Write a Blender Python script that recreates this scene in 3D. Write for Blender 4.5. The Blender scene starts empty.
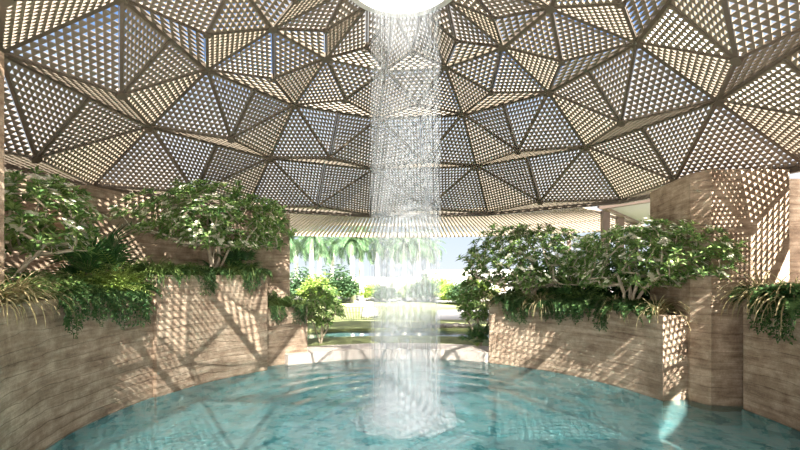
import bpy, math, random
from mathutils import Vector, Matrix, noise

random.seed(7)
C = bpy.context.scene.collection
PI = math.pi
R = math.radians

# ------------------------------------------------------------------ helpers
class MB:
    """collects geometry of ONE mesh object"""
    def __init__(s):
        s.v = []; s.f = []; s.m = []
    def add(s, verts, faces, mi=0):
        o = len(s.v)
        s.v += [tuple(p) for p in verts]
        s.f += [tuple(i + o for i in f) for f in faces]
        s.m += [mi] * len(faces)
    def beam(s, a, b, w, h, up=Vector((0, 0, 1)), mi=0):
        a = Vector(a); b = Vector(b); d = (b - a).normalized()
        side = d.cross(up)
        if side.length < 1e-4: side = d.cross(Vector((1, 0, 0)))
        side.normalize(); u = side.cross(d).normalized()
        sx = side * (w / 2); uz = u * (h / 2)
        vs = [a - sx - uz, a + sx - uz, a + sx + uz, a - sx + uz, b - sx - uz, b + sx - uz, b + sx + uz, b - sx + uz]
        s.add(vs, [(0, 1, 2, 3), (7, 6, 5, 4), (0, 4, 5, 1), (1, 5, 6, 2), (2, 6, 7, 3), (3, 7, 4, 0)], mi)
    def box(s, x0, y0, z0, x1, y1, z1, mi=0):
        vs = [(x0, y0, z0), (x1, y0, z0), (x1, y1, z0), (x0, y1, z0), (x0, y0, z1), (x1, y0, z1), (x1, y1, z1), (x0, y1, z1)]
        s.add(vs, [(3, 2, 1, 0), (4, 5, 6, 7), (0, 1, 5, 4), (1, 2, 6, 5), (2, 3, 7, 6), (3, 0, 4, 7)], mi)
    def tube(s, pts, rads, n=6, mi=0, cap=True):
        pts = [Vector(p) for p in pts]; rings = []
        ref = None; o = len(s.v)
        for i, p in enumerate(pts):
            d = (pts[min(i + 1, len(pts) - 1)] - pts[max(i - 1, 0)])
            if d.length < 1e-6: d = Vector((0, 0, 1))
            d.normalize()
            if ref is None: ref = d.orthogonal()
            a = (ref - d * ref.dot(d))
            if a.length < 1e-4: a = d.orthogonal()
            a.normalize(); ref = a; b = d.cross(a)
            for k in range(n):
                t = 2 * PI * k / n
                s.v.append(tuple(p + (a * math.cos(t) + b * math.sin(t)) * rads[i]))
        for i in range(len(pts) - 1):
            for k in range(n):
                k2 = (k + 1) % n
                s.f.append((o + i * n + k, o + i * n + k2, o + (i + 1) * n + k2, o + (i + 1) * n + k)); s.m.append(mi)
        if cap:
            s.f.append(tuple(o + k for k in range(n))[::-1]); s.m.append(mi)
            e = o + (len(pts) - 1) * n
            s.f.append(tuple(e + k for k in range(n))); s.m.append(mi)
    def prism(s, poly, z0, z1, mi=0):
        n = len(poly)
        vs = [(x, y, z0) for x, y in poly] + [(x, y, z1) for x, y in poly]
        fs = [tuple(range(n))[::-1], tuple(range(n, 2 * n))] + [(i, (i + 1) % n, n + (i + 1) % n, n + i) for i in range(n)]
        s.add(vs, fs, mi)
    def sector(s, r0, r1, t0, t1, z0, z1, seg=1.5, mi=0, z1b=None):
        """solid annular sector, angles in degrees from +Y to +X"""
        n = max(2, int(abs(t1 - t0) / seg)); o = len(s.v)
        for i in range(n + 1):
            t = R(t0 + (t1 - t0) * i / n); sn, cs = math.sin(t), math.cos(t)
            for r, z in ((r0, z0), (r1, z0), (r1, z1), (r0, z1)):
                s.v.append((r * sn, r * cs, z))
        for i in range(n):
            a = o + i * 4; b = a + 4
            for k in range(4):
                k2 = (k + 1) % 4
                s.f.append((a + k, b + k, b + k2, a + k2)); s.m.append(mi)
        s.f.append((o, o + 1, o + 2, o + 3)); s.m.append(mi)
        e = o + n * 4
        s.f.append((e + 3, e + 2, e + 1, e)); s.m.append(mi)
    def mesh(s, name, mats, smooth=False):
        me = bpy.data.meshes.new(name)
        me.from_pydata(s.v, [], s.f)
        for m in (mats if isinstance(mats, (list, tuple)) else [mats]): me.materials.append(m)
        if any(s.m): me.polygons.foreach_set('material_index', s.m)
        if smooth: me.polygons.foreach_set('use_smooth', [True] * len(s.f))
        me.update()
        return me
    def build(s, name, mats, parent=None, smooth=False, fix=False):
        me = s.mesh(name, mats, smooth)
        if fix:
            import bmesh
            bm = bmesh.new(); bm.from_mesh(me)
            bmesh.ops.recalc_face_normals(bm, faces=bm.faces); bm.to_mesh(me); bm.free()
        return link(name, me, parent)

def link(name, me, parent=None):
    o = bpy.data.objects.new(name, me); C.objects.link(o)
    if parent: o.parent = parent
    return o
def tag(o, label=None, cat=None, group=None, kind=None):
    if label: o['label'] = label
    if cat: o['category'] = cat
    if group: o['group'] = group
    if kind: o['kind'] = kind
    return o
def empty(name, loc=(0, 0, 0), rz=0):
    o = bpy.data.objects.new(name, None); C.objects.link(o)
    o.location = loc; o.rotation_euler = (0, 0, rz); o.empty_display_size = .1
    return o
KIDS = {}
def copy_tree(o, parent=None):
    c = o.copy(); C.objects.link(c)
    c.parent = parent
    for ch in [x for x in bpy.data.objects if x.parent == o]: copy_tree(ch, c)
    return c
def pol(r, t, z=0.0):
    t = R(t)
    return Vector((r * math.sin(t), r * math.cos(t), z))

# ------------------------------------------------------------------ materials
def mat(name):
    m = bpy.data.materials.new(name); m.use_nodes = True
    nt = m.node_tree; nt.nodes.clear()
    out = nt.nodes.new('ShaderNodeOutputMaterial')
    return m, nt, out
def N(nt, t, **kw):
    n = nt.nodes.new(t)
    for k, v in kw.items():
        if k in n.inputs: n.inputs[k].default_value = v
        else: setattr(n, k, v)
    return n
def ramp(nt, stops):
    n = nt.nodes.new('ShaderNodeValToRGB'); cr = n.color_ramp
    while len(cr.elements) < len(stops): cr.elements.new(.5)
    for e, (p, c) in zip(cr.elements, stops):
        e.position = p; e.color = (*c, 1) if len(c) == 3 else c
    return n
def simple(name, col, rough=.6, var=.15, scale=6, metal=0, spec=.5, bump=0, trans=0):
    m, nt, out = mat(name); L = nt.links
    b = N(nt, 'ShaderNodeBsdfPrincipled', Roughness=rough, Metallic=metal)
    b.inputs['Specular IOR Level'].default_value = spec
    tc = N(nt, 'ShaderNodeTexCoord'); ns = N(nt, 'ShaderNodeTexNoise', Scale=scale, Detail=4.0)
    L.new(tc.outputs['Object'], ns.inputs['Vector'])
    rp = ramp(nt, [(.25, tuple(c * (1 - var) for c in col)), (.75, tuple(min(1, c * (1 + var)) for c in col))])
    L.new(ns.outputs['Fac'], rp.inputs['Fac']); L.new(rp.outputs['Color'], b.inputs['Base Color'])
    if bump:
        bp = N(nt, 'ShaderNodeBump', Strength=bump, Distance=.02)
        L.new(ns.outputs['Fac'], bp.inputs['Height']); L.new(bp.outputs['Normal'], b.inputs['Normal'])
    if trans:
        tr = N(nt, 'ShaderNodeBsdfTranslucent'); mx = N(nt, 'ShaderNodeMixShader', Fac=trans)
        L.new(rp.outputs['Color'], tr.inputs['Color'])
        L.new(b.outputs[0], mx.inputs[1]); L.new(tr.outputs[0], mx.inputs[2]); L.new(mx.outputs[0], out.inputs[0])
    else:
        L.new(b.outputs[0], out.inputs[0])
    return m
def leafmat(name, dark, light, rough=.4, trans=.4):
    """leaf colour varies leaf by leaf"""
    m, nt, out = mat(name); L = nt.links
    b = N(nt, 'ShaderNodeBsdfPrincipled', Roughness=rough)
    b.inputs['Specular IOR Level'].default_value = .25
    g = N(nt, 'ShaderNodeNewGeometry')
    rp = ramp(nt, [(0, dark), (.6, tuple((a + c) / 2 for a, c in zip(dark, light))), (1, light)])
    L.new(g.outputs['Random Per Island'], rp.inputs['Fac']); L.new(rp.outputs['Color'], b.inputs['Base Color'])
    tr = N(nt, 'ShaderNodeBsdfTranslucent'); mx = N(nt, 'ShaderNodeMixShader', Fac=trans)
    L.new(rp.outputs['Color'], tr.inputs['Color'])
    L.new(b.outputs[0], mx.inputs[1]); L.new(tr.outputs[0], mx.inputs[2]); L.new(mx.outputs[0], out.inputs[0])
    return m
def earth(name, light, mid, dark):
    m, nt, out = mat(name); L = nt.links
    b = N(nt, 'ShaderNodeBsdfPrincipled', Roughness=.9); b.inputs['Specular IOR Level'].default_value = .15
    g = N(nt, 'ShaderNodeNewGeometry')
    mp = N(nt, 'ShaderNodeMapping'); mp.inputs['Scale'].default_value = (.9, .9, 9.0)
    L.new(g.outputs['Position'], mp.inputs['Vector'])
    n1 = N(nt, 'ShaderNodeTexNoise', Scale=1.3, Detail=5.0, Roughness=.62)
    L.new(mp.outputs[0], n1.inputs['Vector'])
    mp2 = N(nt, 'ShaderNodeMapping'); mp2.inputs['Scale'].default_value = (.35, .35, 1)
    L.new(g.outputs['Position'], mp2.inputs['Vector'])
    wv = N(nt, 'ShaderNodeTexWave', Scale=1.75, Distortion=3.5, Detail=3.0); wv.inputs['Detail Scale'].default_value = 1.6
    wv.bands_direction = 'Z'; wv.wave_profile = 'SAW'
    L.new(mp2.outputs[0], wv.inputs['Vector'])
    n2 = N(nt, 'ShaderNodeTexNoise', Scale=2.2, Detail=6.0, Roughness=.7)
    L.new(g.outputs['Position'], n2.inputs['Vector'])
    n3 = N(nt, 'ShaderNodeTexNoise', Scale=38.0, Detail=3.0); L.new(g.outputs['Position'], n3.inputs['Vector'])
    rp = ramp(nt, [(.34, dark), (.48, mid), (.64, light)])
    mixv = N(nt, 'ShaderNodeMath', operation='MULTIPLY_ADD'); mixv.inputs[1].default_value = .42
    L.new(n1.outputs['Fac'], mixv.inputs[0])
    m2 = N(nt, 'ShaderNodeMath', operation='MULTIPLY'); m2.inputs[1].default_value = .58
    L.new(n2.outputs['Fac'], m2.inputs[0]); L.new(m2.outputs[0], mixv.inputs[2])
    L.new(mixv.outputs[0], rp.inputs['Fac'])
    # thin dark compaction joints
    jr = ramp(nt, [(0, (.42, .38, .34)), (.06, (1, 1, 1)), (1, (1, 1, 1))])
    L.new(wv.outputs['Fac'], jr.inputs['Fac'])
    mul = N(nt, 'ShaderNodeMixRGB', blend_type='MULTIPLY', Fac=.7)
    L.new(rp.outputs['Color'], mul.inputs[1]); L.new(jr.outputs['Color'], mul.inputs[2])
    gr = ramp(nt, [(.3, (.82, .8, .78)), (.7, (1.1, 1.1, 1.1))]); L.new(n3.outputs['Fac'], gr.inputs['Fac'])
    mul2 = N(nt, 'ShaderNodeMixRGB', blend_type='MULTIPLY', Fac=.6)
    L.new(mul.outputs[0], mul2.inputs[1]); L.new(gr.outputs['Color'], mul2.inputs[2])
    L.new(mul2.outputs[0], b.inputs['Base Color'])
    bp = N(nt, 'ShaderNodeBump', Strength=.7, Distance=.03)
    hs = N(nt, 'ShaderNodeMath', operation='MULTIPLY_ADD'); hs.inputs[1].default_value = .6
    L.new(jr.outputs['Color'], hs.inputs[0]); L.new(n1.outputs['Fac'], hs.inputs[2])
    L.new(hs.outputs[0], bp.inputs['Height']); L.new(bp.outputs['Normal'], b.inputs['Normal'])
    L.new(b.outputs[0], out.inputs[0])
    return m

M_earth = earth('rammed_earth', (.64, .51, .385), (.38, .285, .205), (.19, .13, .09))
M_earth_red = earth('rammed_earth_red', (.36, .20, .13), (.27, .14, .09), (.19, .095, .06))
M_dome = simple('bronze_lattice', (.20, .165, .125), rough=.5, var=.12, scale=3)
M_strut = simple('bronze_strut', (.125, .10, .075), rough=.5, var=.12, scale=3)
M_slat = simple('timber_slat', (.225, .18, .135), rough=.7, var=.2, scale=2)
M_soil = simple('soil', (.06, .04, .028), rough=.95, var=.4, scale=12, bump=.6)
M_white = simple('white_render', (.66, .65, .62), rough=.8, var=.04)
M_soffit = simple('soffit', (.42, .42, .43), rough=.8, var=.04)
M_coping = simple('coping_stone', (.66, .58, .52), rough=.7, var=.12, scale=3, bump=.1)
M_paving = simple('pale_paving', (.52, .49, .45), rough=.8, var=.08, scale=2)
M_lawn = simple('lawn', (.25, .28, .11), rough=.9, var=.35, scale=2.5, bump=.5)
M_rock = simple('rock', (.30, .27, .24), rough=.85, var=.4, scale=4, bump=.5)
M_stone_white = simple('white_stone', (.6, .59, .58), rough=.5, var=.05)
M_bark = simple('bark_pale', (.50, .42, .32), rough=.85, var=.3, scale=14, bump=.4)
M_ptrunk = simple('palm_trunk', (.72, .68, .60), rough=.8, var=.15, scale=5, bump=.2)
M_brown = simple('brown_post', (.16, .115, .09), rough=.6, var=.1)
M_leaf = leafmat('leaf_frangipani', (.07, .165, .045), (.37, .51, .17))
M_leaf_dk = leafmat('leaf_dark', (.022, .07, .022), (.09, .20, .06))
M_leaf_yl = leafmat('leaf_lime', (.18, .28, .05), (.48, .58, .18))
M_fern = leafmat('leaf_fern', (.028, .085, .028), (.14, .235, .08))
M_grass = leafmat('grass_blade', (.26, .22, .10), (.58, .49, .29), trans=.35)
M_grass_g = leafmat('grass_green', (.07, .13, .03), (.26, .33, .11), trans=.35)
M_palmleaf = leafmat('palm_frond', (.05, .11, .05), (.14, .22, .11))
M_flower = simple('petal_white', (.82, .80, .66), rough=.6, var=.05, trans=.35)

# water ------------------------------------------------------------
def water_mat(name, tint, bumpscale, strength, murk=(.42, .90, .92), mf=.095):
    m, nt, out = mat(name); L = nt.links
    g = N(nt, 'ShaderNodeNewGeometry')
    mp = N(nt, 'ShaderNodeMapping'); mp.inputs['Scale'].default_value = (1, 1.25, 1)
    L.new(g.outputs['Position'], mp.inputs['Vector'])
    n1 = N(nt, 'ShaderNodeTexNoise', Scale=bumpscale, Detail=3.0, Roughness=.5, Distortion=.8)
    L.new(mp.outputs[0], n1.inputs['Vector'])
    bp = N(nt, 'ShaderNodeBump', Strength=strength, Distance=.06)
    L.new(n1.outputs['Fac'], bp.inputs['Height'])
    gl = N(nt, 'ShaderNodeBsdfGlossy', Roughness=.03)
    tr = N(nt, 'ShaderNodeBsdfTransparent', Color=(*tint, 1))
    rf = N(nt, 'ShaderNodeBsdfRefraction', Color=(*tint, 1), Roughness=0.0, IOR=1.33)
    fr = N(nt, 'ShaderNodeFresnel', IOR=1.5)
    bp2 = N(nt, 'ShaderNodeBump', Strength=strength * .3, Distance=.06); L.new(n1.outputs['Fac'], bp2.inputs['Height'])
    L.new(bp.outputs['Normal'], rf.inputs['Normal'])
    for n in (gl, fr): L.new(bp2.outputs['Normal'], n.inputs['Normal'])
    mx0 = N(nt, 'ShaderNodeMixShader', Fac=.55)
    L.new(tr.outputs[0], mx0.inputs[1]); L.new(rf.outputs[0], mx0.inputs[2])
    mx = N(nt, 'ShaderNodeMixShader')
    df = N(nt, 'ShaderNodeBsdfDiffuse', Color=(*murk, 1)); mx1 = N(nt, 'ShaderNodeMixShader', Fac=mf)
    L.new(mx0.outputs[0], mx1.inputs[1]); L.new(df.outputs[0], mx1.inputs[2])
    L.new(fr.outputs[0], mx.inputs[0]); L.new(mx1.outputs[0], mx.inputs[1]); L.new(gl.outputs[0], mx.inputs[2])
    L.new(mx.outputs[0], out.inputs[0])
    return m
M_water = water_mat('pool_water', (.82, 1.0, 1.0), 3.4, .6)
M_stream = water_mat('stream_water', (.6, .8, .85), 3.0, .3)

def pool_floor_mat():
    m, nt, out = mat('pool_ripple_light'); L = nt.links
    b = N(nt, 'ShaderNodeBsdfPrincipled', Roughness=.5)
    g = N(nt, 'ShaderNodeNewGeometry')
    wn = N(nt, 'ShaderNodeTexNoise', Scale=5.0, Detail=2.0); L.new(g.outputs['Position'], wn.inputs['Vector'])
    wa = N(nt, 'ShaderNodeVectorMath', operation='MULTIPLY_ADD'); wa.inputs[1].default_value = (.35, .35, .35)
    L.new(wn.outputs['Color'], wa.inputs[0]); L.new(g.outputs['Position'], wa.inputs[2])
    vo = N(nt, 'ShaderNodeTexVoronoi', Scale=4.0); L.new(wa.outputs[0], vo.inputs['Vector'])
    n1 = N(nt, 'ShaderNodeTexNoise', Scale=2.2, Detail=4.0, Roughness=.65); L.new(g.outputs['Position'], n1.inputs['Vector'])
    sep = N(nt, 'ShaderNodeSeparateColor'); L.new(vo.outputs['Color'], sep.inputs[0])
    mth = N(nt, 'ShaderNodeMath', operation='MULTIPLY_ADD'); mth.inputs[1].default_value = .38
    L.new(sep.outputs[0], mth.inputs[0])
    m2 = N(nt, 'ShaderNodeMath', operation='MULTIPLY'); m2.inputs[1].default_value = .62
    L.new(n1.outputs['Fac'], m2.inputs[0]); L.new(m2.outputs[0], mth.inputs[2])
    rp = ramp(nt, [(.35, (.05, .36, .42)), (.44, (.42, .93, .95)), (.53, (.85, 1.0, 1.0))])  # aqua mottling painted in, imitates light refracted by the ripples
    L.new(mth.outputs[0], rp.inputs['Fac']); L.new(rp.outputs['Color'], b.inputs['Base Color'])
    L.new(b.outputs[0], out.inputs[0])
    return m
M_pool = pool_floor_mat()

def fall_mat(name, sx, sz, lo, hi, amax, zfade=None):
    """falling water: clear film broken into white streaks"""
    m, nt, out = mat(name); L = nt.links
    tc = N(nt, 'ShaderNodeTexCoord')
    mp = N(nt, 'ShaderNodeMapping'); mp.inputs['Scale'].default_value = (sx, sx, sz)
    L.new(tc.outputs['Object'], mp.inputs['Vector'])
    n1 = N(nt, 'ShaderNodeTexNoise', Scale=1.0, Detail=3.0, Roughness=.6); L.new(mp.outputs[0], n1.inputs['Vector'])
    rp = N(nt, 'ShaderNodeMapRange'); rp.inputs['From Min'].default_value = lo; rp.inputs['From Max'].default_value = hi
    rp.inputs['To Max'].default_value = amax
    L.new(n1.outputs['Fac'], rp.inputs['Value'])
    fac = rp.outputs[0]
    if zfade:
        sp = N(nt, 'ShaderNodeSeparateXYZ'); L.new(tc.outputs['Object'], sp.inputs[0])
        zr = N(nt, 'ShaderNodeMapRange')
        zr.inputs['From Min'].default_value = zfade[0]; zr.inputs['From Max'].default_value = zfade[1]
        zr.inputs['To Min'].default_value = zfade[2]; zr.inputs['To Max'].default_value = zfade[3]
        L.new(sp.outputs['Z'], zr.inputs['Value'])
        mu = N(nt, 'ShaderNodeMath', operation='MULTIPLY'); L.new(fac, mu.inputs[0]); L.new(zr.outputs[0], mu.inputs[1])
        fac = mu.outputs[0]
    d = N(nt, 'ShaderNodeBsdfDiffuse', Color=(.62, .66, .69, 1)); t = N(nt, 'ShaderNodeBsdfTranslucent', Color=(.62, .66, .69, 1))
    mx = N(nt, 'ShaderNodeMixShader', Fac=.5); L.new(d.outputs[0], mx.inputs[1]); L.new(t.outputs[0], mx.inputs[2])
    tr = N(nt, 'ShaderNodeBsdfTransparent'); m2 = N(nt, 'ShaderNodeMixShader')
    L.new(fac, m2.inputs[0]); L.new(tr.outputs[0], m2.inputs[1]); L.new(mx.outputs[0], m2.inputs[2])
    L.new(m2.outputs[0], out.inputs[0])
    return m
M_curtain = fall_mat('water_curtain', 18, .09, .2, .8, .40, (1.0, 6.5, 1.0, .22))
M_strand = fall_mat('water_strand', 30, .3, .25, .75, .2)
M_mist = fall_mat('water_mist', 2.0, 2.0, .2, .75, .32, (0.0, 0.9, 1.0, 0.0))
M_foam = fall_mat('water_foam', 4, 4, .2, .8, .45)

# ------------------------------------------------------------------ world, sun, camera
SUN = Vector((.25, -1.0, .85)).normalized()
w = bpy.data.worlds.new('World'); bpy.context.scene.world = w; w.use_nodes = True
nt = w.node_tree; nt.nodes.clear(); L = nt.links
out = N(nt, 'ShaderNodeOutputWorld'); bg = N(nt, 'ShaderNodeBackground', Strength=1.15)
tc = N(nt, 'ShaderNodeTexCoord'); sp = N(nt, 'ShaderNodeSeparateXYZ'); L.new(tc.outputs['Generated'], sp.inputs[0])
rp = ramp(nt, [(0, (.42, .46, .50)), (.10, (.36, .42, .49)), (.22, (.55, .58, .62)), (.33, (.44, .51, .62)), (.44, (.13, .24, .46)), (1, (.06, .13, .33))])
L.new(sp.outputs['Z'], rp.inputs['Fac'])
mp = N(nt, 'ShaderNodeMapping'); mp.inputs['Scale'].default_value = (1.6, 1.6, 2.6); mp.inputs['Location'].default_value = (.3, .2, 0)
L.new(tc.outputs['Generated'], mp.inputs['Vector'])
cn = N(nt, 'ShaderNodeTexNoise', Scale=1.7, Detail=6.0, Roughness=.6); L.new(mp.outputs[0], cn.inputs['Vector'])
cr = ramp(nt, [(.54, (0, 0, 0)), (.68, (1, 1, 1))]); L.new(cn.outputs['Fac'], cr.inputs['Fac'])
# white patch added to the sky, standing in for glare inside the oculus
dt = N(nt, 'ShaderNodeVectorMath', operation='DOT_PRODUCT'); dt.inputs[1].default_value = Vector((0, .78, .62)).normalized()
L.new(tc.outputs['Generated'], dt.inputs[0])
dr = N(nt, 'ShaderNodeMapRange'); dr.inputs['From Min'].default_value = .955; dr.inputs['From Max'].default_value = .99
L.new(dt.outputs['Value'], dr.inputs['Value'])
mxx = N(nt, 'ShaderNodeMath', operation='MAXIMUM'); L.new(cr.outputs[0], mxx.inputs[0]); L.new(dr.outputs[0], mxx.inputs[1])
mc = N(nt, 'ShaderNodeMixRGB'); mc.inputs[2].default_value = (.52, .52, .51, 1)
L.new(mxx.outputs[0], mc.inputs[0]); L.new(rp.outputs[0], mc.inputs[1])
# wide glow added round the sun, as fill from behind the camera
sdn = N(nt, 'ShaderNodeVectorMath', operation='DOT_PRODUCT'); sdn.inputs[1].default_value = SUN
L.new(tc.outputs['Generated'], sdn.inputs[0])
sr = N(nt, 'ShaderNodeMapRange', interpolation_type='SMOOTHSTEP'); sr.inputs['From Min'].default_value = .15; sr.inputs['From Max'].default_value = 1.0; sr.inputs['To Max'].default_value = 1.0
L.new(sdn.outputs['Value'], sr.inputs['Value'])
ms = N(nt, 'ShaderNodeMixRGB', blend_type='ADD'); ms.inputs[2].default_value = (2.1, 1.95, 1.75, 1)
L.new(sr.outputs[0], ms.inputs[0]); L.new(mc.outputs[0], ms.inputs[1])
L.new(ms.outputs[0], bg.inputs[0]); L.new(bg.outputs[0], out.inputs[0])

sd = bpy.data.lights.new('sun', 'SUN'); sd.energy = 22.0; sd.angle = R(.6); sd.color = (1, .945, .86)
so = bpy.data.objects.new('sun', sd); C.objects.link(so)
so.rotation_euler = SUN.to_track_quat('Z', 'Y').to_euler(); so.location = SUN * 40

cd = bpy.data.cameras.new('camera'); cam = bpy.data.objects.new('camera', cd); C.objects.link(cam)
cam.location = (0, -7.5, 2.6); cam.rotation_euler = (PI / 2, 0, 0)
cd.sensor_width = 36; cd.lens = 418 / 800 * 36; cd.shift_y = 50 / 800; cd.shift_x = -1.6 / 800
cd.clip_start = .05; cd.clip_end = 2000
bpy.context.scene.camera = cam
def proj(p):
    d = p[1] + 7.5
    if d < .05: return None
    return 401.6 + 418 * p[0] / d, 275 - 418 * (p[2] - 2.6) / d

# ------------------------------------------------------------------ dome
PH = 21.93
RINGS = [((1.124, 7.99), (1.98, 7.67), (2.85, 7.64)), ((2.85, 7.64), (3.74, 7.17), (4.63, 7.13)),
         ((4.63, 7.13), (5.52, 6.11), (6.42, 6.11)), ((6.42, 6.11), (7.39, 4.93), (8.5, 4.88))]
def lattice(mb, A, B, Cc, invert, cell=.128, inset=.036, th=.036, hole=.79, rows=None):
    n = (B - A).cross(Cc - A).normalized()
    cen = (A + B + Cc) / 3
    if n.dot(cen - Vector((0, 0, 1))) < 0: n = -n        # points outward
    a, b, c = (B - Cc).length, (A - Cc).length, (A - B).length
    inc = (A * a + B * b + Cc * c) / (a + b + c)
    s = (a + b + c) / 2; area = math.sqrt(max(1e-9, s * (s - a) * (s - b) * (s - c))); inr = area / s
    k = max(.3, 1 - inset / inr)
    A, B, Cc = [inc + (p - inc) * k for p in (A, B, Cc)]
    e = sorted((a, b, c)); m = rows or max(5, round((e[2] + e[1]) / 2 / cell * k))
    def G(i, j): return A + (B - A) * (i / m) + (Cc - A) * (j / m)
    off = n * th
    def solid(p):
        mb.add(p + [q + off for q in p], [(0, 1, 2), (5, 4, 3)])
    def holed(p):
        g = (p[0] + p[1] + p[2]) / 3
        q = [g + (x - g) * hole for x in p]
        vs = p + q + [x + off for x in p] + [x + off for x in q]
        fs = []
        for i in range(3):
            j = (i + 1) % 3
            fs += [(i, j, 3 + j, 3 + i), (6 + j, 6 + i, 9 + i, 9 + j), (3 + i, 3 + j, 9 + j, 9 + i)]
        mb.add(vs, fs)
    for i in range(m):
        for j in range(m - i):
            up = [G(i, j), G(i + 1, j), G(i, j + 1)]
            (solid if invert else holed)(up)
            if i + j < m - 1:
                dn = [G(i + 1, j + 1), G(i, j + 1), G(i + 1, j)]
                (holed if invert else solid)(dn)

def bay_geom(k):
    """panels and frame of one dome bay of ring k, standing at angle 0..30"""
    (ri, zi), (rq, zq), (ro, zo) = RINGS[k]
    A, B, Q = pol(ri, PH, zi), pol(ri, PH + 30, zi), pol(rq, PH + 15, zq)
    Cn, D = pol(ro, PH, zo), pol(ro, PH + 30, zo)
    M = (A + B) / 2
    tris = [(A, Cn, Q, False), (B, Q, D, False), (Q, Cn, D, False)]
    if k >= 2: tris += [(A, M, Q, True), (M, B, Q, True)]
    else: tris += [(A, B, Q, True)]
    panels = []
    for i, t in enumerate(tris):
        mb = MB(); lattice(mb, *t, **(dict(rows=[7, 8, 11, 13][k], th=.022) if i == 2 else {})); panels.append(mb)
    fr = MB()
    up = Vector((0, 0, 1))
    W = [.05, .06, .08, .08][k]; h = .09
    o = Vector((0, 0, .03))
    fr.beam(A + o, B + o, W * 1.25, h); fr.beam(A + o, Cn + o, W * 1.15, h)
    for p in (A, B, Cn, D): fr.beam(p + o, Q + o, W * .75, h * .8)
    if k >= 2: fr.beam(M + o, Q + o, W * .5, h * .7)
    hub = [.08, .10, .14, .14][k]
    nn = 10
    for p, rr in ((A, hub), (Q, hub * .7)):
        nrm = (p - Vector((0, 0, -2))).normalized(); x = nrm.orthogonal().normalized(); y = nrm.cross(x)
        vs = [p - nrm * .03 + (x * math.cos(2 * PI * i / nn) + y * math.sin(2 * PI * i / nn)) * rr for i in range(nn)]
        vs += [q + nrm * .12 for q in vs]
        fr.add(vs, [tuple(range(nn)), tuple(range(nn, 2 * nn))[::-1]] + [(i, (i + 1) % nn, nn + (i + 1) % nn, nn + i) for i in range(nn)])
    return panels, fr, (A, B, Cn, D, Q)

dome = empty('lattice_dome', (0, 0, 4.88))
tag(dome, 'bronze faceted lattice dome with triangular holes over the whole pool', 'dome')
rear = MB()
RINGNAME = ['around the oculus', 'second ring', 'third ring', 'lowest ring']
for k in range(4):
    panels, fr, corners = bay_geom(k)
    pm = [p.mesh('lattice_panel', M_dome) for p in panels]; fm = fr.mesh('dome_bay', M_strut)
    for j in range(12):
        rot = Matrix.Rotation(-R(30 * j), 4, 'Z')
        vis = False
        for c in corners:
            q = proj(rot @ c)
            if q and -15 < q[0] < 815 and -25 < q[1] < 460: vis = True
        if vis:
            b = link('dome_bay', fm, dome); b.matrix_parent_inverse = Matrix.Translation((0, 0, -4.88))
            b.rotation_euler = (0, 0, -R(30 * j))
            for me in pm: link('lattice_panel', me, b)
        else:
            for mbx, mi in [(p, 0) for p in panels] + [(fr, 1)]:
                rear.add([rot @ Vector(v) for v in mbx.v], mbx.f, mi)
ro_ = rear.build('rear_lattice', [M_dome, M_strut], dome); ro_.matrix_parent_inverse = Matrix.Translation((0, 0, -4.88)); ro_['kind'] = 'stuff'
# oculus ring (white) and rim beam
rg = MB(); n = 64
prof = [(1.02, 7.93), (1.16, 7.93), (1.16, 8.12), (1.02, 8.12)]
vs = [(r * math.sin(2 * PI * i / n), r * math.cos(2 * PI * i / n), z) for i in range(n) for r, z in prof]
rg.add(vs, [(4 * i + a, 4 * ((i + 1) % n) + a, 4 * ((i + 1) % n) + (a + 1) % 4, 4 * i + (a + 1) % 4) for i in range(n) for a in range(4)])
o = rg.build('oculus_ring', M_white, dome, fix=True); o.matrix_parent_inverse = Matrix.Translation((0, 0, -4.88)); o['label'] = 'white ring around the open oculus'
rb = MB()
for j in range(12):
    rb.beam(pol(8.5, PH + 30 * j, 4.83), pol(8.5, PH + 30 * (j + 1), 4.83), .12, .12)
o = rb.build('rim_beam', M_strut, dome); o.matrix_parent_inverse = Matrix.Translation((0, 0, -4.88))

# ------------------------------------------------------------------ pergola ring beyond the dome rim
per = empty('slatted_pergola', (0, 8.6, 4.8))
tag(per, 'flat ring of radiating timber slats beyond the dome rim', 'pergola')
PINV = Matrix.Translation((0, -8.6, -4.8))
sl = MB(); t = -100.0
while t < 42.5:
    sl.beam(pol(8.62, t, 4.93), pol(17.6, t, 4.93), .075, .10); t += .8
def pp(mb, name, m):
    o = mb.build(name, m, per); o.matrix_parent_inverse = PINV; return o
pp(sl, 'slats', M_slat)
for r in (8.75, 13.0, 17.55):
    q = MB(); q.sector(r - .05, r + .05, -100, 42.5, 4.99 if r < 17 else 4.85, 5.12, 2); pp(q, 'ring_beam', M_slat)
for t in (-72, -50, 31, 41):
    q = MB(); p = pol(17.45, t); q.box(p.x - .09, p.y - .09, .26, p.x + .09, p.y + .09, 4.87); pp(q, 'post', M_brown)

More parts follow.
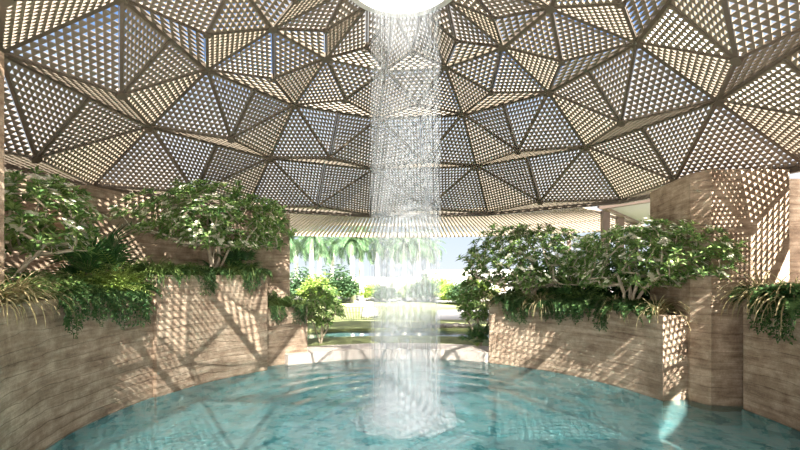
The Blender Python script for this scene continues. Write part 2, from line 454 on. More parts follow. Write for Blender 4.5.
# ------------------------------------------------------------------ pavilion on the right
pv = empty('pavilion', (9, 9, .26)); tag(pv, 'pale flat-roofed pavilion with brown posts behind the right planter', 'pavilion')
PV = Matrix.Translation((-9, -9, -.26))
def pq(mb, name, m):
    o = mb.build(name, m, pv, fix=True); o.matrix_parent_inverse = PV; return o
q = MB(); q.prism([(6.75, 6.75), (8.2, 4.2), (16, 6.5), (15, 14), (10.9, 11.7)], 5.0, 5.3); pq(q, 'roof', M_soffit)
q = MB(); q.beam((6.8, 6.85, 4.97), (10.9, 11.65, 4.97), .16, .12); q.beam((6.8, 6.75, 4.97), (8.2, 4.3, 4.97), .2, .28); pq(q, 'fascia', M_brown)
for x, y in ((7.55, 8.0), (8.9, 9.55), (10.3, 11.1), (8.4, 5.3), (10.9, 6.1)):
    q = MB(); q.box(x - .12, y - .12, .26, x + .12, y + .12, 5.0); pq(q, 'post', M_brown)
q = MB(); q.prism([(11.6, 6.0), (13.6, 10.6), (13.8, 10.5), (11.8, 5.9)], .26, 5.0); pq(q, 'rear_wall', M_brown)

# ------------------------------------------------------------------ pool, ground
def st(o, kind='structure'): o['kind'] = kind; return o
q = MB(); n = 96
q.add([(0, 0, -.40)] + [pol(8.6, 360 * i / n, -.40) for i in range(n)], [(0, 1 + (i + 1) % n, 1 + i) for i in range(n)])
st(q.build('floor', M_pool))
# water surface with real rings running out from the fall
q = MB(); nr, na = 230, 160; Rw = 7.0
q.v.append((0, 0, 0))
for i in range(1, nr + 1):
    r = Rw * i / nr
    amp = .010 * math.exp(-max(0, r - 3.6) / 1.3) * min(1, max(0, (r - .5) / .5))
    for k in range(na):
        tt = 2 * PI * k / na
        x, y = r * math.sin(tt), r * math.cos(tt)
        ph = .5 * noise.noise(Vector((x * .8, y * .8, 3)))
        z = amp * math.sin(2 * PI * r / .66 + ph) + .008 * noise.noise(Vector((x * 2.1, y * 2.1, .7))) * min(1, r / 1.2)
        q.v.append((x, y, z))
q.f += [(0, 1 + (k + 1) % na, 1 + k) for k in range(na)]
for i in range(nr - 1):
    a = 1 + i * na; b = a + na
    q.f += [(a + k, a + (k + 1) % na, b + (k + 1) % na, b + k) for k in range(na)]
q.m = [0] * len(q.f)
wo = q.build('water', M_water, smooth=True); st(wo, 'stuff')
tag(wo, 'rippled turquoise pool water under the dome', 'water')

q = MB(); q.sector(5.55, 6.65, -36, 36, -.39, .30, 1); cp = q.build('pool_coping', M_coping, fix=True)
tag(cp, 'pale pinkish stone coping along the far pool edge', 'coping'); 
q = MB(); q.sector(6.65, 8.55, -60, 60, -.4, .27, 2); st(q.build('ground_near', M_lawn, fix=True))
q = MB(); q.sector(8.55, 10.9, -60, 60, -.4, -.1, 2); st(q.build('ground_streambed', M_rock, fix=True))
q = MB(); q.sector(8.55, 10.9, -60, 60, .1, .16, 2); so_ = q.build('stream', M_stream, fix=True)
tag(so_, 'narrow blue stream crossing the lawn beyond the pool', 'stream', kind='stuff')
q = MB(); q.sector(10.9, 28.5, -60, 60, -.4, .26, 2); st(q.build('ground_lawn', M_lawn, fix=True))
q = MB(); q.sector(28.5, 420, -75, 75, -.4, .25, 2); st(q.build('ground_far', M_paving, fix=True))
q = MB(); q.sector(8.6, 28, 60, 300, -.4, .25, 3); st(q.build('ground_side', M_paving, fix=True))
q = MB(); q.prism([(1.7, 14.2), (12, 13.2), (13, 21), (2.4, 20)], .2, .30); pt = q.build('terrace', M_paving, fix=True)
tag(pt, 'pale paved terrace on the lawn right of the waterfall', 'terrace')

# ------------------------------------------------------------------ walls and planters
q = MB(); q.sector(7.02, 7.5, -77, -31, -.3, 4.56); st(q.build('wall_left', M_earth, fix=True))
q = MB(); q.sector(8.05, 8.45, -130, -74, -.3, 4.62); st(q.build('wall_left_recess', M_earth, fix=True))
q = MB(); q.sector(7.85, 8.04, -99, -91.5, -.3, 4.3); st(q.build('trim_1', M_earth_red, fix=True))
q = MB(); q.prism([(6.15, .8), (5.97, 1.15), (6.3, 3.1), (7.7, 3.1), (7.7, .8)], -.39, 4.70); st(q.build('wall_right', M_earth, fix=True))
q = MB(); q.prism([(7.705, 1.6), (7.705, 3.1), (9.2, 3.1), (9.2, 1.6)], -.3, 4.7); st(q.build('wall_right_return', M_earth, fix=True))
q = MB(); q.sector(8.62, 8.95, 84, 97, -.3, 7.0); q.sector(8.62, 8.95, 97, 140, -.3, 4.86); st(q.build('wall_right_lightblock', M_earth, fix=True))  # unseen recess wall, raised and extended to block the sun
q = MB(); q.sector(8.1, 8.5, 140, 163, -.3, 4.7); st(q.build('wall_rear_lightblock', M_earth, fix=True))  # unseen wall added behind the camera to keep light off the left side
q = MB(); q.sector(5.5, 8.05, 128, 232, -.39, .4); st(q.build('floor_deck', M_coping, fix=True))
q = MB(); q.box(-5.78, -2.2, 2.2, -5.37, -1.85, 5.6)
pl = q.build('pillar', M_earth); tag(pl, 'slim earth pillar at the left edge, standing on the long left planter', 'pillar')

def planter(r0, r1, t0, t1, top, label, lining=True):
    q = MB(); lip = .16
    q.sector(r0, r1, t0, t1, -.39, top - .1)
    q.sector(r0, r0 + lip, t0, t1, top - .1, top)
    for a, b in ((t0, t0 + 1.4), (t1 - 1.4, t1)): q.sector(r0 + lip, r1, a, b, top - .1, top)
    o = q.build('planter', M_earth, fix=True); tag(o, label, 'planter', 'rammed earth planters')
    if lining:
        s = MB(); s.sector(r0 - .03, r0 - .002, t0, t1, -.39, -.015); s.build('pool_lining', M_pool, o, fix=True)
    s = MB(); s.sector(r0 + lip, r1, t0 + 1.4, t1 - 1.4, top - .099, top - .06); s.build('soil', M_soil, o, fix=True)
    return o
planter(5.47, 8.03, -126, -75.2, 2.22, 'long low rammed earth planter curving along the left pool edge')
planter(5.38, 7.01, -75.2, -43, 2.6, 'tall rammed earth planter under the large left frangipani tree')
planter(5.80, 7.01, -42.9, -29.2, 1.66, 'short low rammed earth planter at the left end of the opening')
planter(5.5, 6.95, 28, 60, 1.76, 'curved earth planter right of the opening below the far trees')
planter(5.5, 6.2, 60, 78.3, 1.76, 'end stretch of earth planter meeting the tall right wall')
planter(6.66, 8.05, 84.7, 128, 2.12, 'earth planter at the right edge below the sunlit wall')

# ------------------------------------------------------------------ waterfall
wf = empty('waterfall', (.07, 0, 0)); tag(wf, 'veil of thin water strands falling from the oculus into the pool', 'waterfall')
for r, seed in ((.57, 0), (.44, 2)):
    q = MB(); n = 72; zs = [8.05, 6, 4, 2, .02]
    for z in zs:
        for k in range(n):
            rr = r
            q.v.append((rr * math.sin(2 * PI * k / n), rr * math.cos(2 * PI * k / n), z))
    for i in range(len(zs) - 1):
        q.f += [(i * n + k, i * n + (k + 1) % n, (i + 1) * n + (k + 1) % n, (i + 1) * n + k) for k in range(n)]
    q.m = [0] * len(q.f); q.build('water_curtain', M_curtain, wf, smooth=True)
q = MB(); rnd = random.Random(3)
for i in range(850):
    tt = rnd.random() * 2 * PI; r = rnd.choice((.56, .56, .6, .5, .42)) + rnd.uniform(-.05, .05)
    x, y = r * math.sin(tt), r * math.cos(tt)
    z1 = 8.05; z0 = .02
    if rnd.random() < .5:
        z1 = rnd.uniform(3, 8.05); z0 = max(.02, z1 - rnd.uniform(1.5, 6))
    rad = rnd.uniform(.0014, .0036)
    dx, dy = rnd.uniform(-.03, .03), rnd.uniform(-.03, .03)
    q.tube([(x, y, z1), (x + dx * .5, y + dy * .5, (z0 + z1) / 2), (x + dx, y + dy, z0)], [rad, rad * 1.1, rad * .8], 4)
o = q.build('water_strands', M_strand, wf); o['kind'] = 'stuff'
q = MB()
for i in range(1100):
    tt = rnd.random() * 2 * PI; r = abs(rnd.gauss(.56, .13)); z = abs(rnd.gauss(0, .14)) + .01
    s = rnd.uniform(.004, .013); p = Vector((r * math.sin(tt), r * math.cos(tt), z))
    q.add([p + Vector(d) * s for d in ((1, 0, 0), (-1, 0, 0), (0, 1, 0), (0, -1, 0), (0, 0, 1.3), (0, 0, -1.3))],
          [(0, 2, 4), (2, 1, 4), (1, 3, 4), (3, 0, 4), (2, 0, 5), (1, 2, 5), (3, 1, 5), (0, 3, 5)])
o = q.build('splash_droplets', M_strand, wf); o['kind'] = 'stuff'
def lathe(prof, n, bump=0, sc=3):
    q = MB()
    for r, z in prof:
        for k in range(n):
            tt = 2 * PI * k / n
            p = Vector((r * math.sin(tt), r * math.cos(tt), z))
            d = 1 + bump * noise.noise(p * sc)
            q.v.append((p.x * d, p.y * d, max(.008, z * (1 + bump * 2 * noise.noise(p * sc + Vector((5, 1, 2)))))))
    for i in range(len(prof) - 1):
        q.f += [(i * n + k, i * n + (k + 1) % n, (i + 1) * n + (k + 1) % n, (i + 1) * n + k) for k in range(n)]
    q.m = [0] * len(q.f); return q
lathe([(.3, .03), (.5, .06), (.62, .07), (.72, .045), (.82, .02), (.95, .014)], 96, .25, 4).build('foam_ring', M_foam, wf, smooth=True)
for s in (.75, .95, 1.15):
    lathe([(.78 * s, .02), (.72 * s, .2), (.66 * s, .45), (.62 * s, .75), (.6 * s, 1.0)], 64, .15, 2.5).build('mist', M_mist, wf, smooth=True)

# ------------------------------------------------------------------ plants
def leaf(mb, p, d, up, ln, wd, fold=.25, droop=.15, mi=0):
    d = d.normalized(); s = d.cross(up)
    if s.length < 1e-3: s = d.orthogonal()
    s.normalize(); u = s.cross(d)
    m = p + d * ln * .5 + u * ln * .06
    t = p + d * ln - u * ln * droop
    vs = [p, m + s * wd / 2 + u * wd * fold, m - s * wd / 2 + u * wd * fold, t, m]
    mb.add(vs, [(0, 1, 4), (0, 4, 2), (4, 1, 3), (2, 4, 3)], mi)

def tree_geom(tips, base, seed, ntrunk=3, lean=(0, 0, 0), thick=.006):
    """connect the crown's tips back to the base as branching tubes"""
    rnd = random.Random(seed)
    nodes = [Vector(base)]; par = [-1]
    cen = sum(tips, Vector()) / len(tips)
    for i in range(ntrunk):          # main limbs fan out from the base
        a = 2 * PI * i / ntrunk + rnd.uniform(-.4, .4)
        tgt = Vector(base).lerp(cen, .72) + Vector((math.cos(a), math.sin(a), 0)) * .28 * max(1, (cen - Vector(base)).length)
        prev = 0
        for s in (.25, .5, .75, 1.0):
            p = Vector(base).lerp(tgt, s) + Vector((rnd.uniform(-1, 1), rnd.uniform(-1, 1), rnd.uniform(-.5, .5))) * .04
            nodes.append(p); par.append(prev); prev = len(nodes) - 1
    b0 = Vector(base)
    for t in sorted(tips, key=lambda q: (q - b0).length):
        best = min(range(1, len(nodes)), key=lambda i: (nodes[i] - t).length + .25 * abs(nodes[i].z - b0.z) + (0 if nodes[i].z < t.z + .12 else .6))
        a = nodes[best]; L_ = (t - a).length; k = max(1, int(L_ / .28)); prev = best
        for s in range(1, k + 1):
            f = s / k
            p = a.lerp(t, f) + Vector((0, 0, -.10 * L_ * math.sin(PI * f))) + (Vector((rnd.uniform(-1, 1), rnd.uniform(-1, 1), rnd.uniform(-1, 1))) * .025 if s < k else Vector())
            nodes.append(p); par.append(prev); prev = len(nodes) - 1
    cnt = [1] * len(nodes)
    for i in range(len(nodes) - 1, 0, -1): cnt[par[i]] += cnt[i]
    mb = MB()
    for i in range(1, len(nodes)):
        r1 = thick * (cnt[i]) ** .42; r0 = min(thick * (cnt[par[i]]) ** .42, r1 * 1.6)
        mb.tube([nodes[par[i]], nodes[i]], [r0, r1], 5, cap=False)
    return mb

def crown_tips(n, cen, rx, ry, rz, ang, seed, zmin=None):
    """points spread in a lumpy flattened crown; ang turns its long axis (radians)"""
    rnd = random.Random(seed); pts = []
    ca, sa = math.cos(ang), math.sin(ang); tries = 0
    while len(pts) < n and tries < n * 60:
        tries += 1
        u = Vector((rnd.gauss(0, 1), rnd.gauss(0, 1), rnd.gauss(0, 1))).normalized()
        f = rnd.uniform(.45, 1) ** .6
        lump = 1 + .28 * noise.noise(u * 2.3 + Vector((seed, 0, 0)))
        q = Vector((u.x * rx, u.y * ry, u.z * rz)) * f * lump
        if q.z < -rz * .75: continue
        p = Vector((ca * q.x - sa * q.y, sa * q.x + ca * q.y, q.z)) + Vector(cen)
        if min(((p - o).length for o in pts), default=1) < .5 * (rx * ry * rz / n) ** (1 / 3): continue
        pts.append(p)
    return pts

def make_tree(name, label, cat, base, cen, rx, ry, rz, ang, n, seed, leaf_len=.17, leafm=None, flowers=.42, ntrunk=4, group=None, nl=11, thick=.0062):
    root = empty(name, base); tag(root, label, cat, group)
    b = Vector(base)
    tips = [p - b for p in crown_tips(n, cen, rx, ry, rz, ang, seed)]
    tree_geom(tips, (0, 0, -.03), seed, ntrunk, thick=thick).build('trunk', M_bark, root, smooth=True)
    rnd = random.Random(seed + 1); fo = MB(); fl = MB()
    cc = Vector(cen) - b
    for t in tips:
        ax = ((t - cc).normalized() * .6 + Vector((0, 0, .8))).normalized()
        x = ax.orthogonal().normalized(); y = ax.cross(x)
        for k in range(nl):
            a = k * 2.4 + rnd.uniform(-.3, .3); el = .15 + .9 * (k / nl) + rnd.uniform(-.15, .15)
            d = (x * math.cos(a) + y * math.sin(a)) * math.cos(el) + ax * math.sin(el)
            ln = leaf_len * rnd.uniform(.75, 1.2)
            leaf(fo, t - ax * .05 * rnd.random() + d * .015, d, ax, ln, ln * .34, droop=.12 + .15 * rnd.random())
        if rnd.random() < flowers:
            for k in range(rnd.randint(4, 8)):
                c = t + ax * rnd.uniform(.05, .11) + (x * rnd.uniform(-1, 1) + y * rnd.uniform(-1, 1)) * .07
                for m in range(5):
                    a = m * 2 * PI / 5; d = (x * math.cos(a) + y * math.sin(a)) + ax * .35
                    leaf(fl, c, d, ax, .06, .042, fold=.1, droop=.1)
    fo.build('foliage', leafm or M_leaf, root)
    if fl.v: fl.build('flowers', M_flower, root)
    return root

# the four frangipani trees under the dome
FG = 'white-flowering trees in the planters'
make_tree('frangipani_tree', 'large white-flowering tree on the tall left planter', 'tree', pol(6.15, -54, 2.54), pol(5.8, -54.5, 4.0), 2.25, .85, .95, R(54) , 400, 11, .19, group=FG)
make_tree('frangipani_tree', 'white-flowering tree leaning from the left end of the long planter', 'tree', pol(6.35, -100, 2.16), pol(6.15, -96, 3.55), 1.1, .9, .8, R(96), 200, 12, .16, group=FG, thick=.007)
make_tree('frangipani_tree', 'broad white-flowering tree right of the opening beside the waterfall', 'tree', pol(6.2, 38, 1.70), pol(6.25, 37, 3.05), 2.15, 1.0, 1.1, R(-37), 430, 13, .19, group=FG)
make_tree('frangipani_tree', 'white-flowering tree in front of the tall right wall', 'tree', pol(5.86, 66, 1.70), pol(5.75, 68.5, 2.95), 2.2, .85, .85, R(-67), 370, 14, .175, group=FG)
# bushes at the two ends of the opening
make_tree('frangipani_bush', 'light green bush at the left end of the opening', 'bush', (-2.75, 6.75, .27), (-2.75, 6.7, 1.5), .75, .7, .75, 0, 170, 15, .17, flowers=0, thick=.006)
make_tree('frangipani_bush', 'tall green bush at the right end of the opening', 'bush', (2.6, 6.3, .3), (2.5, 6.35, 1.75), .7, .6, .85, 0, 200, 16, .17, flowers=0, thick=.006)

# prototypes of low plants -----------------------------------------
def fern_mesh(seed, nf=16, ln=.62, hang=1.0):
    rnd = random.Random(seed); mb = MB()
    for f in range(nf):
        a = 2 * PI * f / nf + rnd.uniform(-.25, .25); L_ = ln * rnd.uniform(.7, 1.15)
        d = Vector((math.cos(a), math.sin(a), 0)); p = Vector((0, 0, .02)); el = rnd.uniform(.6, 1.25)
        pts = [p.copy()]; seg = 9
        for s in range(seg):
            dd = d * math.cos(el) + Vector((0, 0, math.sin(el)))
            p = p + dd * (L_ / seg); pts.append(p.copy()); el -= (.24 + .08 * rnd.random()) * hang
        side = Vector((-d.y, d.x, 0))
        for s in range(1, seg + 1):
            tt = s / seg; wl = .13 * ln / .6 * math.sin(PI * min(1, .18 + .82 * tt)) + .012
            ax = (pts[s] - pts[s - 1]).normalized(); up = side.cross(ax)
            for sg in (1, -1):
                for sub in (0, .5):
                    c = pts[s - 1].lerp(pts[s], sub)
                    dv = (side * sg + ax * .45 - up * .1)
                    leaf(mb, c, dv, up, wl, .035, fold=.05, droop=.2)
            w2 = side * .004
            mb.add([pts[s - 1] - w2, pts[s - 1] + w2, pts[s] + w2, pts[s] - w2], [(0, 1, 2, 3)])
    return mb
def grass_mesh(seed, nb=110, ln=.6, spread=1.0, wd=.011):
    rnd = random.Random(seed); mb = MB()
    for i in range(nb):
        a = rnd.random() * 2 * PI; L_ = ln * rnd.uniform(.6, 1.2); el = rnd.uniform(.55, 1.5); r0 = rnd.random() * .07
        d = Vector((math.cos(a), math.sin(a), 0)); p = d * r0; side = Vector((-d.y, d.x, 0)); seg = 6; curl = rnd.uniform(.25, .5) * spread
        prev = None; o = len(mb.v)
        for s in range(seg + 1):
            ww = wd * (1 - .85 * (s / seg) ** 1.5)
            mb.v += [tuple(p - side * ww), tuple(p + side * ww)]
            p = p + (d * math.cos(el) + Vector((0, 0, math.sin(el)))) * (L_ / seg); el = max(-1.45, el - curl)
        for s in range(seg):
            mb.f.append((o + 2 * s, o + 2 * s + 1, o + 2 * s + 3, o + 2 * s + 2)); mb.m.append(0)
    return mb
def fanpalm_mesh(seed, nl=16, stem=.65, fr=.42):
    rnd = random.Random(seed); mb = MB(); st_ = MB()
    for i in range(nl):
        a = i * 2.4 + rnd.uniform(-.3, .3); el = rnd.uniform(.35, 1.35)
        d = Vector((math.cos(a) * math.cos(el), math.sin(a) * math.cos(el), math.sin(el)))
        L_ = stem * rnd.uniform(.6, 1.15); tip = d * L_ + Vector((0, 0, -.05 * L_))
        st_.tube([(0, 0, 0), d * L_ * .5 + Vector((0, 0, .02)), tip], [.009, .007, .005], 4)
        side = d.cross(Vector((0, 0, 1))).normalized(); up = side.cross(d)
        for k in range(19):
            b = (k - 9) / 9 * 1.75
            dv = d * math.cos(b) + side * math.sin(b) + up * (.12 - .1 * abs(b))
            leaf(mb, tip, dv, up, fr * rnd.uniform(.85, 1.1) * (1 - .18 * abs(b)), .032, fold=.2, droop=.18)
    return mb, st_
def cycad_mesh(seed, nl=26, ln=.8):
    rnd = random.Random(seed); mb = MB()
    for i in range(nl):
        a = i * 2.4; el = .25 + 1.1 * (i / nl) + rnd.uniform(-.1, .1); d = Vector((math.cos(a), math.sin(a), 0)); p = Vector((0, 0, .05)); seg = 14
        side = Vector((-d.y, d.x, 0)); L_ = ln * rnd.uniform(.8, 1.1)
        for s in range(seg):
            ax = d * math.cos(el) + Vector((0, 0, math.sin(el))); q = p + ax * (L_ / seg); up = side.cross(ax)
            mb.add([p - side * .005, p + side * .005, q + side * .004, q - side * .004], [(0, 1, 2, 3)])
            wl = .17 * math.sin(PI * (.12 + .86 * s / seg)) + .02
            for sg in (1, -1): leaf(mb, p, side * sg + ax * .8 + up * .25, up, wl, .014, fold=.1, droop=.1)
            p = q; el -= .07
    return mb
def herb_mesh(seed, n=60, rx=.38, h=.34, ll=.085):
    """low leafy ground plant"""
    rnd = random.Random(seed); mb = MB()
    for i in range(n):
        a = rnd.random() * 2 * PI; r = rx * math.sqrt(rnd.random()); hh = h * (1 - (r / rx) ** 2 * .6) * rnd.uniform(.6, 1.1)
        t = Vector((r * math.cos(a), r * math.sin(a), hh)); b = Vector((r * .35 * math.cos(a), r * .35 * math.sin(a), 0))
        mb.tube([b, (b + t) / 2 + Vector((0, 0, .03)), t], [.004, .003, .002], 3, cap=False)
        for k in range(9):
            c = b.lerp(t, .45 + .55 * k / 8); aa = k * 2.4 + rnd.random(); d = Vector((math.cos(aa), math.sin(aa), rnd.uniform(-.1, .6)))
            leaf(mb, c, d, Vector((0, 0, 1)), ll * rnd.uniform(.7, 1.2), ll * .5, droop=.2)
    return mb
def trail_mesh(seed, n=16, ln=.6):
    """trailing plant hanging down in -Y over an edge"""
    rnd = random.Random(seed); mb = MB()
    for i in range(n):
        x = rnd.uniform(-.2, .2); p = Vector((x, rnd.uniform(0, .1), .03)); L_ = ln * rnd.uniform(.4, 1.1)
        y = -rnd.uniform(.16, .26)
        pts = [p, Vector((x * 1.1, y * .6, .06)), Vector((x * 1.25, y, -.05)), Vector((x * 1.3 + rnd.uniform(-.05, .05), y - .02, -L_ * .5)), Vector((x * 1.3 + rnd.uniform(-.1, .1), y + .01, -L_))]
        mb.tube(pts, [.004] * 5, 3, cap=False)
        for k in range(26):
            f = k / 25 * 3.999; j = int(f); c = pts[j].lerp(pts[j + 1], f - j); a = rnd.random() * 2 * PI
            d = Vector((math.cos(a), -abs(math.sin(a)) * .8, rnd.uniform(-.7, .2)))
            leaf(mb, c, d, Vector((0, -.6, .8)), rnd.uniform(.06, .1), .045, droop=.25)
    return mb
PROTO = {}
PROTO['fern'] = [fern_mesh(s, nf=18).mesh('fern', M_fern) for s in (1, 2, 3)]
PROTO['grass_tuft'] = [grass_mesh(s).mesh('grass_tuft', M_grass) for s in (4, 5)]
PROTO['green_grass_tuft'] = [grass_mesh(s, 120, .55).mesh('green_grass_tuft', M_grass_g) for s in (6, 7)]
PROTO['leafy_herb'] = [herb_mesh(s).mesh('leafy_herb', M_leaf) for s in (8, 9)]
PROTO['lime_herb'] = [herb_mesh(s, 70, .42, .4, .1).mesh('lime_herb', M_leaf_yl) for s in (10,)]
PROTO['trailing_plant'] = [trail_mesh(s).mesh('trailing_plant', M_fern) for s in (11, 12)]
prnd = random.Random(99)
def put(kind, loc, rz, sc, label, cat, group=None):
    me = PROTO[kind][prnd.randrange(len(PROTO[kind]))]
    o = link(kind, me); o.location = loc; o.rotation_euler = (0, 0, rz); o.scale = (sc, sc, sc)
    return tag(o, label, cat, group)
ORD = ['first', 'second', 'third', 'fourth', 'fifth', 'sixth', 'seventh', 'eighth', 'ninth', 'tenth', 'eleventh', 'twelfth', 'thirteenth', 'fourteenth']
def row(kind, r, ts, z, sc, desc, place, cat, group, rzf=None, jit=.06):
    ts = sorted(ts)
    for i, t in enumerate(ts):
        rr = r + prnd.uniform(-jit, jit)
        lab = f'{desc} {place}' if len(ts) == 1 else f'{desc} {place}, {ORD[i]} from the left'
        rz = prnd.uniform(0, 6.28) if rzf is None else rzf(t)
        put(kind, pol(rr, t, z), rz, sc * prnd.uniform(.85, 1.15), lab, cat, group)
inward = lambda t: -R(t)          # local -Y points to the pool
# long left planter (top 2.22)
row('grass_tuft', 5.6, [-116, -111.5, -107], 2.17, 1.35, 'drooping straw-coloured grass tuft', 'spilling over the long left planter', 'grass', 'grass tufts on the long left planter')
row('trailing_plant', 5.52, [-99, -91, -86, -80.5], 2.22, .95, 'dark trailing plant', 'hanging down the long left planter', 'trailing plant', 'trailing plants on the long left planter', inward, .02)
row('leafy_herb', 5.85, [-113, -107, -102, -98, -94, -91, -88], 2.16, 1.3, 'low leafy green plant', 'on the long left planter', 'plant', 'leafy plants on the long left planter')
row('leafy_herb', 6.5, [-108, -101, -95, -90], 2.16, 1.25, 'taller leafy plant in the back row', 'of the long left planter', 'plant', 'back row plants on the long left planter')
row('lime_herb', 5.8, [-86, -83.5, -81, -78.5], 2.16, 1.2, 'lime green leafy plant', 'in front of the spiky palms', 'plant', 'lime plants on the long left planter')
row('fern', 5.68, [-96, -88.5, -83, -78], 2.17, 1.15, 'green fern', 'over the edge of the long left planter', 'fern', 'ferns on the long left planter')
def palm_plant(name, label, loc, kind, sc, rz, group=None, m=None):
    r_ = empty(name, loc, rz); tag(r_, label, 'palm', group); r_.scale = (sc,) * 3
    if kind == 'fan':
        a, b = fanpalm_mesh(int(loc[0] * 100) % 97); a.build('fan_leaves', m or M_leaf_dk, r_); b.build('leaf_stems', M_leaf_yl, r_)
    else:
        cycad_mesh(int(loc[1] * 100) % 89).build('fronds', m or M_leaf_yl, r_)
        q = MB(); q.tube([(0, 0, -.02), (0, 0, .06), (0, 0, .12)], [.08, .1, .05], 8); q.build('stem', M_bark, r_)
palm_plant('fan_palm', 'dark fan palm against the streaked left wall', pol(6.55, -79, 2.16), 'fan', 1.6, .3)
palm_plant('sago_palm', 'bright green spiky palm on the long left planter', pol(5.85, -80.5, 2.3), 'cycad', 1.25, 0)
palm_plant('sago_palm', 'smaller spiky palm touching the tall left planter', pol(5.95, -76.6, 2.16), 'cycad', 1.0, 1)
palm_plant('fan_palm', 'dark fan palm under the large left tree', pol(6.05, -48.5, 2.54), 'fan', 1.05, 1.2)
# tall left planter (top 2.6)
row('fern', 5.62, [-71.5, -66, -57, -50, -45.5], 2.55, 1.05, 'green fern', 'at the rim of the tall left planter', 'fern', 'ferns on the tall left planter')
row('green_grass_tuft', 5.52, [-73.5, -69.5, -64, -53.5, -47.5], 2.57, 1.15, 'drooping grass tuft', 'at the rim of the tall left planter', 'grass', 'grass tufts on the tall left planter')
row('trailing_plant', 5.42, [-61.5, -49], 2.6, .8, 'dark trailing plant', 'hanging down the tall left planter', 'trailing plant', 'trailing plants on the tall left planter', inward, .01)
row('leafy_herb', 6.3, [-70, -64, -59, -50, -46], 2.53, 1.1, 'leafy plant behind the rim', 'of the tall left planter', 'plant', 'leafy plants on the tall left planter')
# short low planter (1.66)
row('green_grass_tuft', 5.93, [-41.5, -37.5, -33.5, -30.6], 1.62, .95, 'drooping pale grass tuft', 'on the short low planter', 'grass', 'grass tufts on the short planter')
row('leafy_herb', 6.4, [-40, -36, -32.5], 1.6, 1.25, 'leafy plant', 'on the short low planter', 'plant', 'leafy plants on the short planter')
row('trailing_plant', 5.84, [-38.5, -32], 1.66, .7, 'trailing plant', 'hanging down the short low planter', 'trailing plant', 'trailing plants on the short planter', inward, .01)
# right planter (1.76)
row('grass_tuft', 5.62, [29.5, 43.5, 64.5, 75.5], 1.72, 1.25, 'straw-coloured grass tuft', 'over the edge of the right planter', 'grass', 'straw grass tufts on the right planter')
row('fern', 5.68, [33, 36.5, 40, 47, 50.5, 54, 57.5, 61.5, 67.5, 71.5], 1.71, 1.35, 'dark green fern', 'over the edge of the right planter', 'fern', 'ferns on the right planter')
row('trailing_plant', 5.54, [35, 38, 46, 50, 55, 62], 1.76, .75, 'dark trailing plant', 'hanging down the right planter', 'trailing plant', 'trailing plants on the right planter', inward, .01)
row('leafy_herb', 6.2, [31, 35, 42, 46, 51, 56], 1.69, 1.4, 'leafy plant under the trees', 'of the right planter', 'plant', 'leafy plants on the right planter')
palm_plant('fan_palm', 'dark fan palm under the trees of the right planter', pol(6.45, 47, 1.69), 'fan', 1.15, .7)
palm_plant('fan_palm', 'dark fan palm low at the right end of the opening', (2.45, 6.0, .3), 'fan', .85, .2)
# right edge planter (2.12)
row('grass_tuft', 6.85, [86.5, 88.5, 91.5], 2.07, 1.6, 'straw-coloured grass tuft', 'on the right edge planter', 'grass', 'straw grass tufts on the right edge planter')
row('fern', 6.85, [87, 90, 93.5, 97], 2.07, 1.5, 'broad green fern', 'over the right edge planter', 'fern', 'ferns on the right edge planter')
row('trailing_plant', 6.7, [89, 93], 2.12, 1.0, 'dark trailing plant', 'hanging down the right edge planter', 'trailing plant', 'trailing plants on the right edge planter', inward, .01)

# ------------------------------------------------------------------ garden beyond
def palm_geom(seed, h, nf=20, fl=2.5):
    rnd = random.Random(seed); tr = MB(); cr_ = MB()
    bend = Vector((rnd.uniform(-.25, .25), rnd.uniform(-.25, .25), 0))
    pts = [Vector((0, 0, -.05)), Vector((0, 0, h * .3)) + bend * .2, Vector((0, 0, h * .65)) + bend * .6, Vector((0, 0, h)) + bend]
    tr.tube(pts, [.26, .2, .18, .14], 10)
    top = pts[-1]
    for i in range(nf):
        a = i * 2.4; el = 1.25 - 1.7 * (i / nf) + rnd.uniform(-.12, .12); d = Vector((math.cos(a), math.sin(a), 0)); p = top.copy(); side = Vector((-d.y, d.x, 0)); seg = 12
        for s in range(seg):
            ax = d * math.cos(el) + Vector((0, 0, math.sin(el))); q_ = p + ax * (fl / seg); up = side.cross(ax)
            cr_.add([p - side * .02, p + side * .02, q_ + side * .015, q_ - side * .015], [(0, 1, 2, 3)])
            wl = .62 * math.sin(PI * (.15 + .8 * s / seg)) + .06
            for sg in (1, -1):
                for sub in (0, .5):
                    leaf(cr_, p.lerp(q_, sub), side * sg + ax * .7 - Vector((0, 0, .55)), up, wl, .07, fold=.1, droop=.3)
            p = q_; el = max(-1.45, el - .17)
    return tr, cr_
spots = [(288, 37), (297, 41), (311, 38), (318, 43), (331, 44), (353, 36), (362, 37.5), (379, 39), (392, 43), (404, 38), (418, 41), (428, 46)]
protos = [[g.mesh(nm, m_) for g, nm, m_ in zip(palm_geom(s, 5.6), ('palm_trunk', 'crown'), (M_ptrunk, M_palmleaf))] for s in (1, 2, 3)]
for i, (px, d) in enumerate(spots):
    r_ = empty('palm_tree', ((px - 401.6) / 418 * d, d - 7.5, .25), i * 1.3)
    r_.scale = (1, 1, [1, .95, 1.06, .98][i % 4])
    tag(r_, f'tall pale-trunked palm beyond the lawn, {ORD[i]} from the left wall', 'palm tree', 'palms beyond the lawn')
    for me in protos[i % 3]: link(me.name.split('.')[0], me, r_)
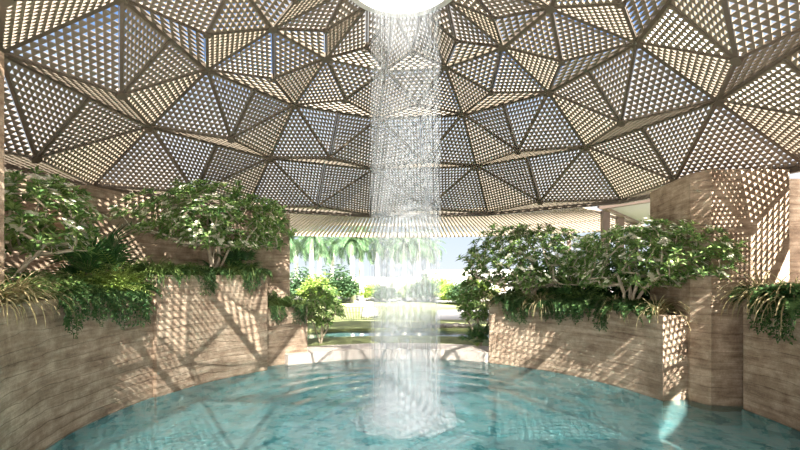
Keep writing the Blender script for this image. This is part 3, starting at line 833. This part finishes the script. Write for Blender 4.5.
# garden bushes in front of and between the palms
gb = [(302, 36, 1.5, 0), (318, 34, 1.3, 1), (336, 35, 1.6, 0), (349, 39, 1.3, 1), (372, 38, 1.0, 1), (386, 36, .9, 0), (410, 37, 1.0, 1), (424, 36, 1.2, 0), (436, 39, 1.3, 1), (452, 34, 1.0, 1), (464, 33, 1.1, 0), (478, 35, 1.2, 1)]
bm_ = [herb_mesh(30 + s, 150, 1.3, 1.9, .34).mesh('garden_bush', m_) for s, m_ in ((0, M_palmleaf), (1, M_leaf_yl))]
for i, (px, d, sc, k) in enumerate(gb):
    o = link('garden_bush', bm_[k]); o.location = ((px - 401.6) / 418 * d, d - 7.5, .25); o.scale = (sc,) * 3; o.rotation_euler = (0, 0, i)
    tag(o, f'{["green", "lime green"][k]} garden bush below the palms, {ORD[i]} from the left wall', 'bush', 'bushes below the palms')
# white wall and building far behind
q = MB(); q.box(-34, 47, .2, 1.5, 47.5, 2.3); o = q.build('garden_wall', M_white); tag(o, 'low white garden wall behind the palms', 'wall')
hb = empty('white_building', (10, 50, .25)); tag(hb, 'long low white building far beyond the lawn', 'building')
HB = Matrix.Translation((-10, -50, -.25))
q = MB(); q.box(3.2, 46, .2, 26, 56, 3.0); o = q.build('walls', M_white, hb); o.matrix_parent_inverse = HB
q = MB(); q.box(2.9, 45.6, 3.0, 26.3, 56.4, 3.25); o = q.build('roof', M_white, hb); o.matrix_parent_inverse = HB
for i in range(6):
    q = MB(); q.box(5 + i * 3.4, 45.9, .5, 6.6 + i * 3.4, 46.02, 2.4); o = q.build('window', M_brown, hb); o.matrix_parent_inverse = HB

def rock_mesh(seed, sx, sy, sz):
    q = MB(); nu, nv = 18, 10
    for j in range(nv + 1):
        for i in range(nu):
            a = 2 * PI * i / nu; b = PI * j / nv
            u = Vector((math.cos(a) * math.sin(b), math.sin(a) * math.sin(b), math.cos(b)))
            f = 1 + .3 * noise.noise(u * 1.4 + Vector((seed, 2, 1)))
            q.v.append((u.x * sx * f, u.y * sy * f, u.z * sz * f))
    for j in range(nv):
        q.f += [(j * nu + i, j * nu + (i + 1) % nu, (j + 1) * nu + (i + 1) % nu, (j + 1) * nu + i) for i in range(nu)]
    q.m = [0] * len(q.f); return q
o = rock_mesh(1, .5, .4, .34).build('boulder', M_stone_white, smooth=True, fix=True); o.location = (-1.75, 15.6, .5); tag(o, 'smooth white boulder on the lawn left of the waterfall', 'boulder')
dk = herb_mesh(40, 170, .75, 2.3, .26).mesh('hedge_shrub', M_leaf_dk)
for i, t in enumerate((33, 39.5, 46, 52.5, 59)):
    o = link('hedge_shrub', dk); o.location = pol(7.75, t, .26); o.rotation_euler = (0, 0, i * 1.7); o.scale = (1, 1, [1.4, 1.5, 1.35, 1.45, 1.4][i])
    tag(o, f'dark tall shrub on the lawn behind the right planter, {ORD[i]} from the left', 'shrub', 'dark shrubs behind the right planter')
rks = [(431, 18.8), (437, 18.7), (444, 18.8), (449, 18.6), (457, 18.9), (466, 18.7), (474, 18.8)]
for i, (px, d) in enumerate(rks):
    o = rock_mesh(10 + i, .2 + .06 * (i % 3), .18, .13).build('rock', M_rock, smooth=True, fix=True); o.location = ((px - 401.6) / 418 * d, d - 7.5, .3)
    tag(o, f'dark rock on the far stream bank right of the waterfall, {ORD[i]} from the left', 'rock', 'rocks on the stream bank')

# ------------------------------------------------------------------ render look
sc = bpy.context.scene
sc.view_settings.view_transform = 'Standard'; sc.view_settings.look = 'None'; sc.view_settings.gamma = 1
sc.view_settings.exposure = 0.9; sc.view_settings.use_curve_mapping = False
sc.cycles.max_bounces = 12; sc.cycles.transparent_max_bounces = 40; sc.cycles.diffuse_bounces = 6
sc.cycles.caustics_reflective = False; sc.cycles.caustics_refractive = True; sc.cycles.sample_clamp_indirect = 4
sc.cycles.use_denoising = True
